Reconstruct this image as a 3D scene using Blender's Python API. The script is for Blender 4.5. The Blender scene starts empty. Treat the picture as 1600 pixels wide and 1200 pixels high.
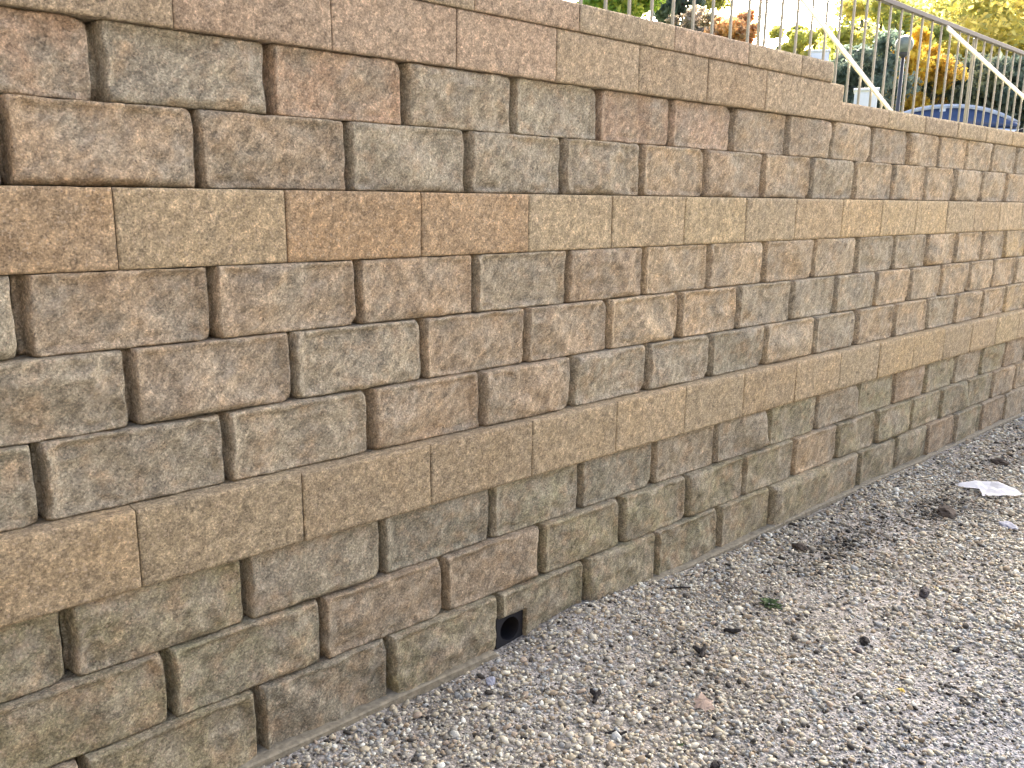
import bpy, bmesh, math, random
import numpy as np
from mathutils import Vector, Matrix

random.seed(7)
rng = np.random.default_rng(11)
scene = bpy.context.scene
C = scene.collection
R = math.radians

# ------------------------------------------------------------------ camera
# world: x runs along the wall (to the right), y into the bank, z up; metres
FPX, YAW, PITCH, ROLL = 1320.9, 0.73547, -0.21749, 0.01326
CAM = np.array([0.0, -2.108, 1.613])
_fw = np.array([math.sin(YAW) * math.cos(PITCH), math.cos(YAW) * math.cos(PITCH), math.sin(PITCH)])
_r = np.array([math.cos(YAW), -math.sin(YAW), 0.0])
_u = np.cross(_r, _fw)
_r, _u = _r * math.cos(ROLL) + _u * math.sin(ROLL), _u * math.cos(ROLL) - _r * math.sin(ROLL)
cam_data = bpy.data.cameras.new('camera')
cam_data.sensor_width = 36.0
cam_data.lens = FPX / 1600 * 36.0
cam_data.clip_start = 0.05
cam_data.clip_end = 3000
cam = bpy.data.objects.new('camera', cam_data)
C.objects.link(cam)
m = Matrix((( _r[0], _u[0], -_fw[0], CAM[0]), (_r[1], _u[1], -_fw[1], CAM[1]), (_r[2], _u[2], -_fw[2], CAM[2]), (0, 0, 0, 1)))
cam.matrix_world = m
scene.camera = cam

# ------------------------------------------------------------------ sky, sun, exposure
SUN_EL = R(24)
SUN_AZ = R(66)             # from +y (behind the wall), towards +x
world = bpy.data.worlds.new('World')
scene.world = world
world.use_nodes = True
wn = world.node_tree.nodes
wl = world.node_tree.links
wn.clear()
sky = wn.new('ShaderNodeTexSky')
sky.sky_type = 'NISHITA'
sky.sun_disc = False
sky.sun_elevation = SUN_EL
sky.sun_rotation = SUN_AZ
sky.air_density = 0.55
sky.dust_density = 8.0
sky.ozone_density = 0.5
bg = wn.new('ShaderNodeBackground')
bg.inputs['Strength'].default_value = 0.15
wo = wn.new('ShaderNodeOutputWorld')
wl.new(sky.outputs[0], bg.inputs[0])
wl.new(bg.outputs[0], wo.inputs[0])
sd = bpy.data.lights.new('sun', 'SUN')
sd.energy = 4.0
sd.angle = R(0.55)
sd.color = (1.0, 0.93, 0.82)
sun = bpy.data.objects.new('sun', sd)
C.objects.link(sun)
to_sun = Vector((math.sin(SUN_AZ) * math.cos(SUN_EL), math.cos(SUN_AZ) * math.cos(SUN_EL), math.sin(SUN_EL)))
sun.rotation_euler = to_sun.to_track_quat('Z', 'Y').to_euler()
sun.location = (0, 0, 30)
scene.view_settings.view_transform = 'Standard'
scene.view_settings.look = 'None'
scene.view_settings.exposure = 2.92
scene.view_settings.gamma = 1.0
scene.view_settings.use_curve_mapping = False

# ------------------------------------------------------------------ helpers
def ray(px, py):
    return _fw + _r * (px - 800) / FPX - _u * (py - 600) / FPX
def at_y(px, py, Y):
    d = ray(px, py); t = (Y - CAM[1]) / d[1]; return CAM + t * d
def at_z(px, py, Z=0.0):
    d = ray(px, py); t = (Z - CAM[2]) / d[2]; return CAM + t * d
def at_d(px, py, D):
    d = ray(px, py); h = math.hypot(d[0], d[1]); return CAM + d * (D / h)

def link(o, parent=None):
    C.objects.link(o)
    if parent is not None:
        o.parent = parent
    return o
def mesh_obj(name, verts, faces, mat, parent=None, smooth=False):
    me = bpy.data.meshes.new(name)
    me.from_pydata([tuple(map(float, v)) for v in verts], [], faces)
    me.update()
    if mat: me.materials.append(mat)
    if smooth:
        me.polygons.foreach_set('use_smooth', [True] * len(me.polygons))
    return link(bpy.data.objects.new(name, me), parent)
def bm_obj(name, bm, mat, parent=None, smooth=False):
    me = bpy.data.meshes.new(name)
    bmesh.ops.recalc_face_normals(bm, faces=bm.faces)
    bm.to_mesh(me); bm.free()
    if mat: me.materials.append(mat)
    if smooth:
        me.polygons.foreach_set('use_smooth', [True] * len(me.polygons))
    return link(bpy.data.objects.new(name, me), parent)
def empty(name, loc=(0, 0, 0)):
    o = bpy.data.objects.new(name, None)
    o.empty_display_size = 0.2
    C.objects.link(o)
    o.location = loc
    return o
def tag(o, label, cat, group=None):
    o['label'] = label
    o['category'] = cat
    if group: o['group'] = group
    return o
def bm_box(bm, lo, hi, bevel=0.0):
    vs = [bm.verts.new((x, y, z)) for z in (lo[2], hi[2]) for y in (lo[1], hi[1]) for x in (lo[0], hi[0])]
    fs = [(0, 2, 3, 1), (4, 5, 7, 6), (0, 1, 5, 4), (2, 6, 7, 3), (0, 4, 6, 2), (1, 3, 7, 5)]
    nf = [bm.faces.new([vs[i] for i in f]) for f in fs]
    if bevel > 0:
        ed = list({e for f in nf for e in f.edges})
        bmesh.ops.bevel(bm, geom=ed, offset=bevel, segments=2, affect='EDGES', profile=0.5)
def bm_tube(bm, pts, rad, n=10, cap=True):
    pts = [Vector(p) for p in pts]
    if not hasattr(rad, '__len__'): rad = [rad] * len(pts)
    rings = []
    ref = None
    for i, p in enumerate(pts):
        d = (pts[min(i + 1, len(pts) - 1)] - pts[max(i - 1, 0)]).normalized()
        if ref is None:
            ref = d.orthogonal().normalized()
        a = (ref - d * ref.dot(d)).normalized(); ref = a
        b = d.cross(a)
        rings.append([bm.verts.new(p + (a * math.cos(t) + b * math.sin(t)) * rad[i]) for t in [2 * math.pi * k / n for k in range(n)]])
    for r0, r1 in zip(rings, rings[1:]):
        for k in range(n):
            bm.faces.new((r0[k], r0[(k + 1) % n], r1[(k + 1) % n], r1[k]))
    if cap:
        bm.faces.new(rings[0][::-1]); bm.faces.new(rings[-1])

# vectorised gradient-free value noise, smooth interpolation
_tab = np.random.default_rng(5).random(65536)
def vnoise(x, y, z=0.0):
    x = np.asarray(x, float); y = np.asarray(y, float); z = np.broadcast_to(np.asarray(z, float), x.shape)
    xi, yi, zi = np.floor(x).astype(np.int64), np.floor(y).astype(np.int64), np.floor(z).astype(np.int64)
    fx, fy, fz = x - xi, y - yi, z - zi
    fx, fy, fz = [t * t * t * (t * (t * 6 - 15) + 10) for t in (fx, fy, fz)]
    def h(a, b, c):
        return _tab[(a * 73856093 ^ b * 19349663 ^ c * 83492791) & 65535]
    out = 0
    for dx in (0, 1):
        for dy in (0, 1):
            for dz in (0, 1):
                out = out + h(xi + dx, yi + dy, zi + dz) * np.where(dx, fx, 1 - fx) * np.where(dy, fy, 1 - fy) * np.where(dz, fz, 1 - fz)
    return out * 2 - 1

# ------------------------------------------------------------------ materials
class NT:
    def __init__(self, name):
        self.m = bpy.data.materials.new(name)
        self.m.use_nodes = True
        self.t = self.m.node_tree
        self.t.nodes.clear()
        self.out = self.t.nodes.new('ShaderNodeOutputMaterial')
        self.b = self.t.nodes.new('ShaderNodeBsdfPrincipled')
        self.t.links.new(self.b.outputs[0], self.out.inputs[0])
    def n(self, kind, **kw):
        nd = self.t.nodes.new('ShaderNode' + kind)
        for k, v in kw.items():
            if k in nd.inputs: nd.inputs[k].default_value = v
            else: setattr(nd, k, v)
        return nd
    def l(self, a, b):
        self.t.links.new(a, b)
    def noise(self, vec, scale, detail=4, rough=0.55):
        nd = self.n('TexNoise'); nd.inputs['Scale'].default_value = scale
        nd.inputs['Detail'].default_value = detail; nd.inputs['Roughness'].default_value = rough
        if vec is not None: self.l(vec, nd.inputs['Vector'])
        return nd.outputs[0]
    def ramp(self, fac, stops):
        nd = self.n('ValToRGB')
        el = nd.color_ramp.elements
        while len(el) < len(stops): el.new(0.5)
        for e, (p, c) in zip(el, stops):
            e.position = p; e.color = (*c, 1) if len(c) == 3 else c
        self.l(fac, nd.inputs[0])
        return nd.outputs[0]
    def mix(self, fac, a, b, mode='MIX'):
        nd = self.n('Mix', data_type='RGBA', blend_type=mode)
        for s, v in ((0, fac), (6, a), (7, b)):
            if hasattr(v, 'links'): self.l(v, nd.inputs[s])
            elif s == 0: nd.inputs[0].default_value = v
            else: nd.inputs[s].default_value = (*v, 1)
        return nd.outputs[2]
    def math(self, op, a, b=0.0):
        nd = self.n('Math', operation=op)
        for i, v in enumerate((a, b)):
            if hasattr(v, 'links'): self.l(v, nd.inputs[i])
            else: nd.inputs[i].default_value = v
        return nd.outputs[0]
    def bump(self, height, strength, dist, prev=None):
        nd = self.n('Bump'); nd.inputs['Strength'].default_value = strength; nd.inputs['Distance'].default_value = dist
        self.l(height, nd.inputs['Height'])
        if prev is not None: self.l(prev, nd.inputs['Normal'])
        return nd.outputs[0]

def grey(v): return (v, v, v)

def block_material(name, smear, patch):
    N = NT(name)
    tc = N.n('TexCoord'); oi = N.n('ObjectInfo')
    off = N.n('VectorMath', operation='ADD')
    sc = N.math('MULTIPLY', oi.outputs['Random'], 97.0)
    cmb = N.n('CombineXYZ'); N.l(sc, cmb.inputs[0]); N.l(sc, cmb.inputs[1]); N.l(sc, cmb.inputs[2])
    N.l(tc.outputs['Object'], off.inputs[0]); N.l(cmb.outputs[0], off.inputs[1])
    v = off.outputs[0]
    base = oi.outputs['Color']
    # cloudy blend of the pigment batches inside one block
    cloud = N.noise(v, 6.0, 6, 0.68)
    f = N.ramp(cloud, [(0.40, grey(0)), (0.62, grey(1))])
    f = N.math('MULTIPLY', f, patch)
    col = N.mix(f, base, (0.338, 0.302, 0.224))
    cloud2 = N.noise(v, 13.0, 5, 0.65)
    f2 = N.math('MULTIPLY', N.ramp(cloud2, [(0.50, grey(0)), (0.68, grey(1))]), patch * 0.75)
    col = N.mix(f2, col, (0.46, 0.340, 0.210))
    # grain of the aggregate, smeared diagonally as a split face is
    mr = N.n('Mapping'); mr.inputs['Rotation'].default_value = (0, R(-42), 0)
    N.l(v, mr.inputs['Vector'])
    mp = N.n('Mapping'); mp.inputs['Scale'].default_value = (1, 1, smear)
    N.l(mr.outputs[0], mp.inputs['Vector'])
    g1 = N.noise(mp.outputs[0], 42, 7, 0.74)
    g2 = N.noise(v, 150, 4, 0.75)
    g = N.math('ADD', N.math('MULTIPLY', g1, 0.45), N.math('MULTIPLY', g2, 0.55))
    shade = N.ramp(g, [(0.36, grey(0.45)), (0.46, grey(0.85)), (0.54, grey(1.15)), (0.63, grey(1.85))])
    col = N.mix(1.0, col, shade, 'MULTIPLY')
    vg = N.n('TexVoronoi'); vg.inputs['Scale'].default_value = 75; N.l(mp.outputs[0], vg.inputs['Vector'])
    sg = N.n('SeparateColor'); N.l(vg.outputs['Color'], sg.inputs[0])
    vh = N.n('TexVoronoi'); vh.inputs['Scale'].default_value = 210; N.l(v, vh.inputs['Vector'])
    sh = N.n('SeparateColor'); N.l(vh.outputs['Color'], sh.inputs[0])
    grain = N.math('ADD', N.math('MULTIPLY', sg.outputs[0], 0.45), N.math('MULTIPLY', sh.outputs[0], 0.55))
    col = N.mix(1.0, col, N.ramp(grain, [(0.15, grey(0.72)), (0.5, grey(0.99)), (0.85, grey(1.36))]), 'MULTIPLY')
    # pale bruises where the face split
    sc1 = N.noise(mp.outputs[0], 17, 6, 0.72)
    scar = N.math('MULTIPLY', N.ramp(sc1, [(0.56, grey(0)), (0.70, grey(1))]), patch * 0.5)
    col = N.mix(scar, col, (0.60, 0.53, 0.42))
    # pale stone chips and dark pits, of uneven outline
    wv = N.n('VectorMath', operation='ADD')
    wn_ = N.n('TexNoise'); wn_.inputs['Scale'].default_value = 90; N.l(v, wn_.inputs['Vector'])
    wsc = N.n('VectorMath', operation='SCALE'); wsc.inputs['Scale'].default_value = 0.012
    N.l(wn_.outputs['Color'], wsc.inputs[0]); N.l(v, wv.inputs[0]); N.l(wsc.outputs[0], wv.inputs[1])
    vo = N.n('TexVoronoi'); vo.inputs['Scale'].default_value = 150; N.l(wv.outputs[0], vo.inputs['Vector'])
    sep = N.n('SeparateColor'); N.l(vo.outputs['Color'], sep.inputs[0])
    chip = N.math('MULTIPLY', N.math('LESS_THAN', vo.outputs['Distance'], 0.45), N.math('GREATER_THAN', sep.outputs[0], 0.84))
    col = N.mix(N.math('MULTIPLY', chip, 0.55), col, (0.62, 0.50, 0.36))
    pit = N.math('MULTIPLY', N.math('LESS_THAN', vo.outputs['Distance'], 0.40), N.math('LESS_THAN', sep.outputs[1], 0.10))
    col = N.mix(N.math('MULTIPLY', pit, 0.45), col, (0.06, 0.05, 0.042))
    N.l(col, N.b.inputs['Base Color'])
    N.b.inputs['Roughness'].default_value = 0.93
    N.b.inputs['Specular IOR Level'].default_value = 0.25
    b1 = N.bump(g1, 1.0, 0.016)
    b1 = N.bump(grain, 0.7, 0.004, b1)
    b2 = N.bump(g2, 0.8, 0.006, b1)
    N.l(b2, N.b.inputs['Normal'])
    return N.m

M = {}
M['rock'] = block_material('split_face_concrete', 0.45, 0.85)
M['flat'] = block_material('flat_concrete', 0.7, 0.30)

def simple(name, col, rough=0.6, metal=0.0, var=0.12, scale=30, bump=0.0):
    N = NT(name)
    tc = N.n('TexCoord')
    nz = N.noise(tc.outputs['Object'], scale, 4, 0.6)
    c = N.mix(1.0, col, N.ramp(nz, [(0.25, grey(1 - var * 2)), (0.75, grey(1 + var))]), 'MULTIPLY')
    N.l(c, N.b.inputs['Base Color'])
    N.b.inputs['Roughness'].default_value = rough
    N.b.inputs['Metallic'].default_value = metal
    if bump: N.l(N.bump(nz, bump, 0.01), N.b.inputs['Normal'])
    return N.m

M['concrete'] = simple('footing_concrete', (0.25, 0.225, 0.16), 0.95, 0, 0.25, 45, 0.5)
M['picket'] = simple('weathered_metal', (0.30, 0.275, 0.21), 0.5, 0.0, 0.15, 15)
M['rail'] = simple('brown_rail', (0.035, 0.028, 0.022), 0.5, 0.0, 0.15, 15)
M['brace'] = simple('pale_brace', (0.78, 0.74, 0.66), 0.5, 0, 0.06, 12)
M['black_plastic'] = simple('black_plastic', (0.009, 0.010, 0.014), 0.75, 0, 0.2, 40)
M['paper'] = simple('white_paper', (0.82, 0.84, 0.86), 0.8, 0, 0.04, 20)
M['car_paint'] = simple('pale_car_paint', (0.72, 0.78, 0.84), 0.25, 0, 0.01, 3)
M['tyre'] = simple('tyre_rubber', (0.02, 0.02, 0.02), 0.85, 0, 0.1, 30)
M['metal'] = simple('alloy', (0.55, 0.56, 0.58), 0.35, 0.9, 0.05, 20)
M['lens'] = simple('clear_lens', (0.8, 0.82, 0.85), 0.1, 0, 0.02, 5)
M['red_lens'] = simple('red_lens', (0.4, 0.02, 0.02), 0.2, 0, 0.02, 5)
M['glass'] = simple('blue_glass', (0.035, 0.06, 0.13), 0.08, 0, 0.02, 4)
M['white_box'] = simple('white_enamel', (0.75, 0.78, 0.82), 0.45, 0, 0.05, 10)
M['globe'] = simple('frosted_globe', (0.19, 0.22, 0.18), 0.3, 0, 0.25, 14)
M['dark_post'] = simple('dark_post', (0.05, 0.05, 0.05), 0.5, 0, 0.1, 20)
M['bark'] = simple('bark', (0.12, 0.09, 0.065), 0.95, 0, 0.35, 18, 0.6)
M['dry_leaf'] = simple('dry_leaf', (0.56, 0.45, 0.36), 0.8, 0, 0.15, 60, 0.3)
M['yellow_leaf'] = simple('fallen_yellow_leaf', (0.60, 0.46, 0.08), 0.7, 0, 0.15, 60, 0.3)
M['dark_stone'] = simple('dark_stone', (0.07, 0.063, 0.063), 0.85, 0, 0.3, 50, 0.6)
M['char'] = simple('black_bark', (0.018, 0.016, 0.014), 0.9, 0, 0.3, 60, 0.6)
M['slate'] = simple('blue_grey_slate', (0.27, 0.29, 0.34), 0.8, 0, 0.15, 40, 0.4)
M['weed'] = simple('weed_green', (0.10, 0.17, 0.055), 0.7, 0, 0.3, 40)
M['soil'] = simple('soil', (0.075, 0.06, 0.045), 1.0, 0, 0.3, 6, 0.5)

def ground_material():
    N = NT('gravel_fines')
    tc = N.n('TexCoord'); v = tc.outputs['Object']
    a = N.noise(v, 1.6, 5, 0.6)
    col = N.ramp(a, [(0.3, (0.20, 0.182, 0.15)), (0.5, (0.30, 0.28, 0.24)), (0.7, (0.36, 0.34, 0.30))])
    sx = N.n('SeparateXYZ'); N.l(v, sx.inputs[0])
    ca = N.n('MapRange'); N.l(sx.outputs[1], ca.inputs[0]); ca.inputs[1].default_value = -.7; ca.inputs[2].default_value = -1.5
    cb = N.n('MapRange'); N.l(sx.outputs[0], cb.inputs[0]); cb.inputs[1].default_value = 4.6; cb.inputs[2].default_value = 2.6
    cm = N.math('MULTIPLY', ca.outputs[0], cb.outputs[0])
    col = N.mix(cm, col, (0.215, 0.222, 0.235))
    vo = N.n('TexVoronoi'); vo.inputs['Scale'].default_value = 85; N.l(v, vo.inputs['Vector'])
    sep = N.n('SeparateColor'); N.l(vo.outputs['Color'], sep.inputs[0])
    st = N.ramp(sep.outputs[0], [(0.0, grey(0.35)), (0.4, grey(0.8)), (0.8, grey(1.25)), (1.0, grey(1.7))])
    col = N.mix(0.8, col, st, 'MULTIPLY')
    fine = N.noise(v, 260, 3, 0.7)
    col = N.mix(1.0, col, N.ramp(fine, [(0.3, grey(0.6)), (0.7, grey(1.4))]), 'MULTIPLY')
    N.l(col, N.b.inputs['Base Color'])
    N.b.inputs['Roughness'].default_value = 0.95
    N.b.inputs['Specular IOR Level'].default_value = 0.2
    inv = N.math('SUBTRACT', 1.0, vo.outputs['Distance'])
    b1 = N.bump(inv, 0.8, 0.008)
    N.l(N.bump(fine, 0.5, 0.003, b1), N.b.inputs['Normal'])
    return N.m
M['ground'] = ground_material()

def pebble_material():
    N = NT('pebble')
    at = N.n('Attribute', attribute_name='tone')
    tc = N.n('TexCoord')
    nz = N.noise(tc.outputs['Object'], 300, 3, 0.6)
    c = N.mix(1.0, at.outputs['Color'], N.ramp(nz, [(0.25, grey(0.72)), (0.75, grey(1.2))]), 'MULTIPLY')
    N.l(c, N.b.inputs['Base Color'])
    N.b.inputs['Roughness'].default_value = 0.85
    N.b.inputs['Specular IOR Level'].default_value = 0.3
    return N.m
M['pebble'] = pebble_material()

def leaf_material(name):
    N = NT(name)
    at = N.n('Attribute', attribute_name='tone')
    N.l(at.outputs['Color'], N.b.inputs['Base Color'])
    N.b.inputs['Roughness'].default_value = 0.6
    tr = N.n('BsdfTranslucent'); N.l(at.outputs['Color'], tr.inputs['Color'])
    ms = N.n('MixShader'); ms.inputs[0].default_value = 0.6
    N.l(N.b.outputs[0], ms.inputs[1]); N.l(tr.outputs[0], ms.inputs[2])
    N.l(ms.outputs[0], N.out.inputs[0])
    return N.m
M['leaf'] = leaf_material('foliage')

def grass_material():
    N = NT('bank_grass')
    tc = N.n('TexCoord')
    a = N.noise(tc.outputs['Object'], 3, 6, 0.7)
    N.l(N.ramp(a, [(0.3, (0.07, 0.065, 0.035)), (0.55, (0.09, 0.11, 0.04)), (0.75, (0.17, 0.15, 0.07))]), N.b.inputs['Base Color'])
    N.b.inputs['Roughness'].default_value = 0.95
    return N.m
M['grass'] = grass_material()

# ------------------------------------------------------------------ ground (lower, gravel)
def ground_z(x, y):
    x = np.asarray(x, float); y = np.asarray(y, float)
    near = np.clip(1 - np.maximum(np.abs(x - 4) - 6, 0) / 6, 0, 1) * np.clip(1 - np.maximum(-y - 3, 0) / 6, 0, 1)
    z = 0.013 * vnoise(x * 1.7, y * 1.7, 3.1) + 0.007 * vnoise(x * 5.3, y * 5.3, 8.2) + 0.003 * vnoise(x * 14, y * 14, 1.2)
    z = z * near - 0.014
    # gravel banked against the foot of the wall beside the drain
    z = z + 0.040 * np.exp(-((x - 2.22) / 0.38) ** 2 - ((y + 0.03) / 0.13) ** 2)
    z = z + 0.012 * np.exp(-((x - 2.9) / 0.5) ** 2 - ((y + 0.03) / 0.10) ** 2)
    # a dark dished spot in front of the drain and one by the litter
    z = z - 0.012 * np.exp(-((x - 3.8) / 0.35) ** 2 - ((y + 0.33) / 0.16) ** 2)
    return z
def axis(lo, hi, step, far_lo, far_hi):
    a = list(np.arange(lo, hi + step * .5, step))
    s, x = step, lo
    left = []
    while x > far_lo:
        s *= 1.35; x -= s; left.append(max(x, far_lo))
    s, x = step, hi
    right = []
    while x < far_hi:
        s *= 1.35; x += s; right.append(min(x, far_hi))
    return np.array(left[::-1] + a + right)
gx = axis(0.2, 8.0, 0.045, -400, 900)
gy = axis(-2.4, 0.06, 0.035, -900, 0.4)
def grid_obj(name, gx, gy, zf, mat):
    X, Y = np.meshgrid(gx, gy)
    Z = zf(X, Y)
    nx, ny = len(gx), len(gy)
    idx = np.arange(nx * ny).reshape(ny, nx)
    f = np.stack([idx[:-1, :-1], idx[:-1, 1:], idx[1:, 1:], idx[1:, :-1]], -1).reshape(-1, 4)
    return mesh_obj(name, np.stack([X, Y, Z], -1).reshape(-1, 3), f.tolist(), mat, None, True)
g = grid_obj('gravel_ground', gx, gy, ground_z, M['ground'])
g['kind'] = 'structure'

# upper terrace behind the wall (level with the caps, so hidden from below)
ux = axis(-4, 14, 0.6, -400, 900)
uy = axis(0.42, 12, 0.6, 0.42, 900)
def upper_z(X, Y):
    t = np.clip((X - 4.0) / 1.2, 0, 1)
    z = 2.18 - 0.14 * t * t * (3 - 2 * t)
    return z - 0.02 + 0.03 * vnoise(X * .8, Y * .8, 4.4)
u = grid_obj('upper_ground', ux, uy, upper_z, M['grass'])
u['kind'] = 'structure'

# earth bank added out of view on the left: keeps the low light off the left ends of the blocks
def added_shade_bank_z(X, Y):
    t = -0.85 * X - 0.53 * (Y + 2.1) - 3.2
    a = np.clip(t / 5.0, 0, 1); a = a * a * (3 - 2 * a)
    return -0.30 + a * (8.0 + 0.5 * vnoise(X * .5, Y * .5, 6.6)) * np.clip((Y + 60) / 20, 0, 1)
hx = np.concatenate([np.array([-80, -60, -40, -25, -18, -14]), np.arange(-12, 12.2, .6), np.arange(14, 34, 3)])
hill = grid_obj('hill', hx, np.concatenate([np.array([-70, -50, -40, -30, -24]), np.arange(-20, -.4, .6), [-0.35]]), added_shade_bank_z, M['soil'])
hill['kind'] = 'structure'

# ------------------------------------------------------------------ the retaining wall
wall = empty('retaining_wall', (4.0, 0.3, 0.0))
tag(wall, 'long stepped-back retaining wall of brown and grey split-face concrete blocks beside gravel', 'retaining wall')
WLOC = np.array([4.0, 0.3, 0.0])
BW = 0.4632
ZB = [-0.03, 0.204, 0.404, 0.603, 0.818, 1.017, 1.219, 1.420, 1.626, 1.834, 2.029, 2.214]
YE = [0.012, 0.041, 0.070, 0.047, 0.108, 0.136, 0.159, 0.151, 0.223, 0.239, 0.212]   # y of each course's edge
# joints read off the photograph, by course (metres along the wall)
JX = {1: [0.46, 0.931, 1.386, 1.857, 2.314, 2.768, 3.233, 3.674, 4.615, 5.097, 5.56, 6.017, 6.483, 6.951],
      2: [0.697, 1.163, 1.631, 2.091, 2.551, 3.002, 3.459, 3.925, 4.386, 4.856, 5.330, 5.79, 6.235, 6.714, 7.19],
      3: [0.467, 0.935, 1.402, 1.866, 2.325, 2.788, 3.247, 3.70, 4.175, 4.634, 5.098, 5.557, 6.035, 6.505, 6.97],
      4: [0.658, 1.127, 1.594, 2.056, 2.522, 2.977, 3.433, 3.901],
      5: [0.455, 0.923, 1.39, 1.851, 2.305, 2.762, 3.213, 3.67, 4.15, 4.61, 5.09, 5.565, 6.012, 6.474, 6.93],
      6: [0.688, 1.154, 1.622, 2.085, 2.537, 2.999, 3.449, 3.928, 4.382, 4.855, 5.314, 5.783, 6.255, 6.70, 7.174],
      7: [0.46, 0.931, 1.392, 1.862, 2.317, 2.77, 3.232, 3.682, 4.163, 4.633, 5.096, 5.565, 6.027, 6.488, 6.93],
      8: [0.701, 1.166, 1.641, 2.115, 2.566, 3.036, 3.505, 3.949, 4.429],
      9: [0.944, 1.409, 1.877, 2.339, 2.801, 3.249, 3.723, 4.181, 4.653, 5.12, 5.584, 6.043, 6.514, 6.986],
      10: [0.705, 1.17, 1.63, 2.098, 2.552, 3.004, 3.454, 3.934, 4.373, 4.839, 5.32, 5.767, 6.225, 6.687, 7.17],
      11: [1.37, 1.835, 2.298, 2.764, 3.228, 3.691, 4.44]}
FLAT = {4, 8, 11}
# tone of each block, left to right from the joint list's start:  r russet, b brown, t tan, g grey, o olive, d dark grey, y golden, p pinkish
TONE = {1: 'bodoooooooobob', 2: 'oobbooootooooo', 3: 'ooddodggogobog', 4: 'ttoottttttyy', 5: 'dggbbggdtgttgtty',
        6: 'gbgbbttgggtttttty', 7: 'gbbbgbttttggtttyy', 8: 'rtrrttyttyy', 9: 'bbgggtbtgttttttt', 10: 'rgrggrpbbtbttttt', 11: 'pppbbbbb'}  # upper rock courses end in lighter tans, painting in the far-end glow
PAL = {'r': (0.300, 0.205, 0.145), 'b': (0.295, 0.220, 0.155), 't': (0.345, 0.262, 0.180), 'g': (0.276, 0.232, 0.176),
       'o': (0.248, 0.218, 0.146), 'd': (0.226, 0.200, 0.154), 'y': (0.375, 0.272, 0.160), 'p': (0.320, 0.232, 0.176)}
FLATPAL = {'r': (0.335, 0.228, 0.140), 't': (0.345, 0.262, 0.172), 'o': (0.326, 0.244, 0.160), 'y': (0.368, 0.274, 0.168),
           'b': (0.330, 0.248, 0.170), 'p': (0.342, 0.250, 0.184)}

def grid_solid(name, us, vs, H, XO, ZO, depth, mat, mask=None):
    """A block: front height field H (towards -y) with edge wobble, extruded back along the free edges."""
    nu, nv = len(us), len(vs)
    U, V = np.meshgrid(us, vs)
    front = np.stack([U + XO, -H, V + ZO], -1).reshape(-1, 3)
    idx = np.arange(nu * nv).reshape(nv, nu)
    cells = np.ones((nv - 1, nu - 1), bool) if mask is None else mask
    faces = []
    edge = {}
    for j in range(nv - 1):
        for i in range(nu - 1):
            if not cells[j, i]: continue
            q = (int(idx[j, i]), int(idx[j, i + 1]), int(idx[j + 1, i + 1]), int(idx[j + 1, i]))
            faces.append(q)
            for a, b in zip(q, q[1:] + q[:1]):
                if (b, a) in edge: del edge[(b, a)]
                else: edge[(a, b)] = 1
    verts = front.tolist()
    back = {}
    nf = len(faces)
    for a, b in edge:
        for k in (a, b):
            if k not in back:
                back[k] = len(verts)
                p = front[k]
                verts.append([p[0], depth, p[2]])
        faces.append((b, a, back[a], back[b]))
    used = sorted({k for f in faces for k in f})
    remap = {k: i for i, k in enumerate(used)}
    verts = [verts[k] for k in used]
    faces = [tuple(remap[k] for k in f) for f in faces]
    me = bpy.data.meshes.new(name)
    me.from_pydata(verts, [], faces)
    sm = [i < nf for i in range(len(faces))]
    me.polygons.foreach_set('use_smooth', sm)
    me.materials.append(mat)
    me.update()
    return me

def rounding(d, Rr, D):
    t = np.clip(1 - d / Rr, 0, 1)
    return D * (1 - np.sqrt(np.maximum(1 - t * t, 0)))

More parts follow.
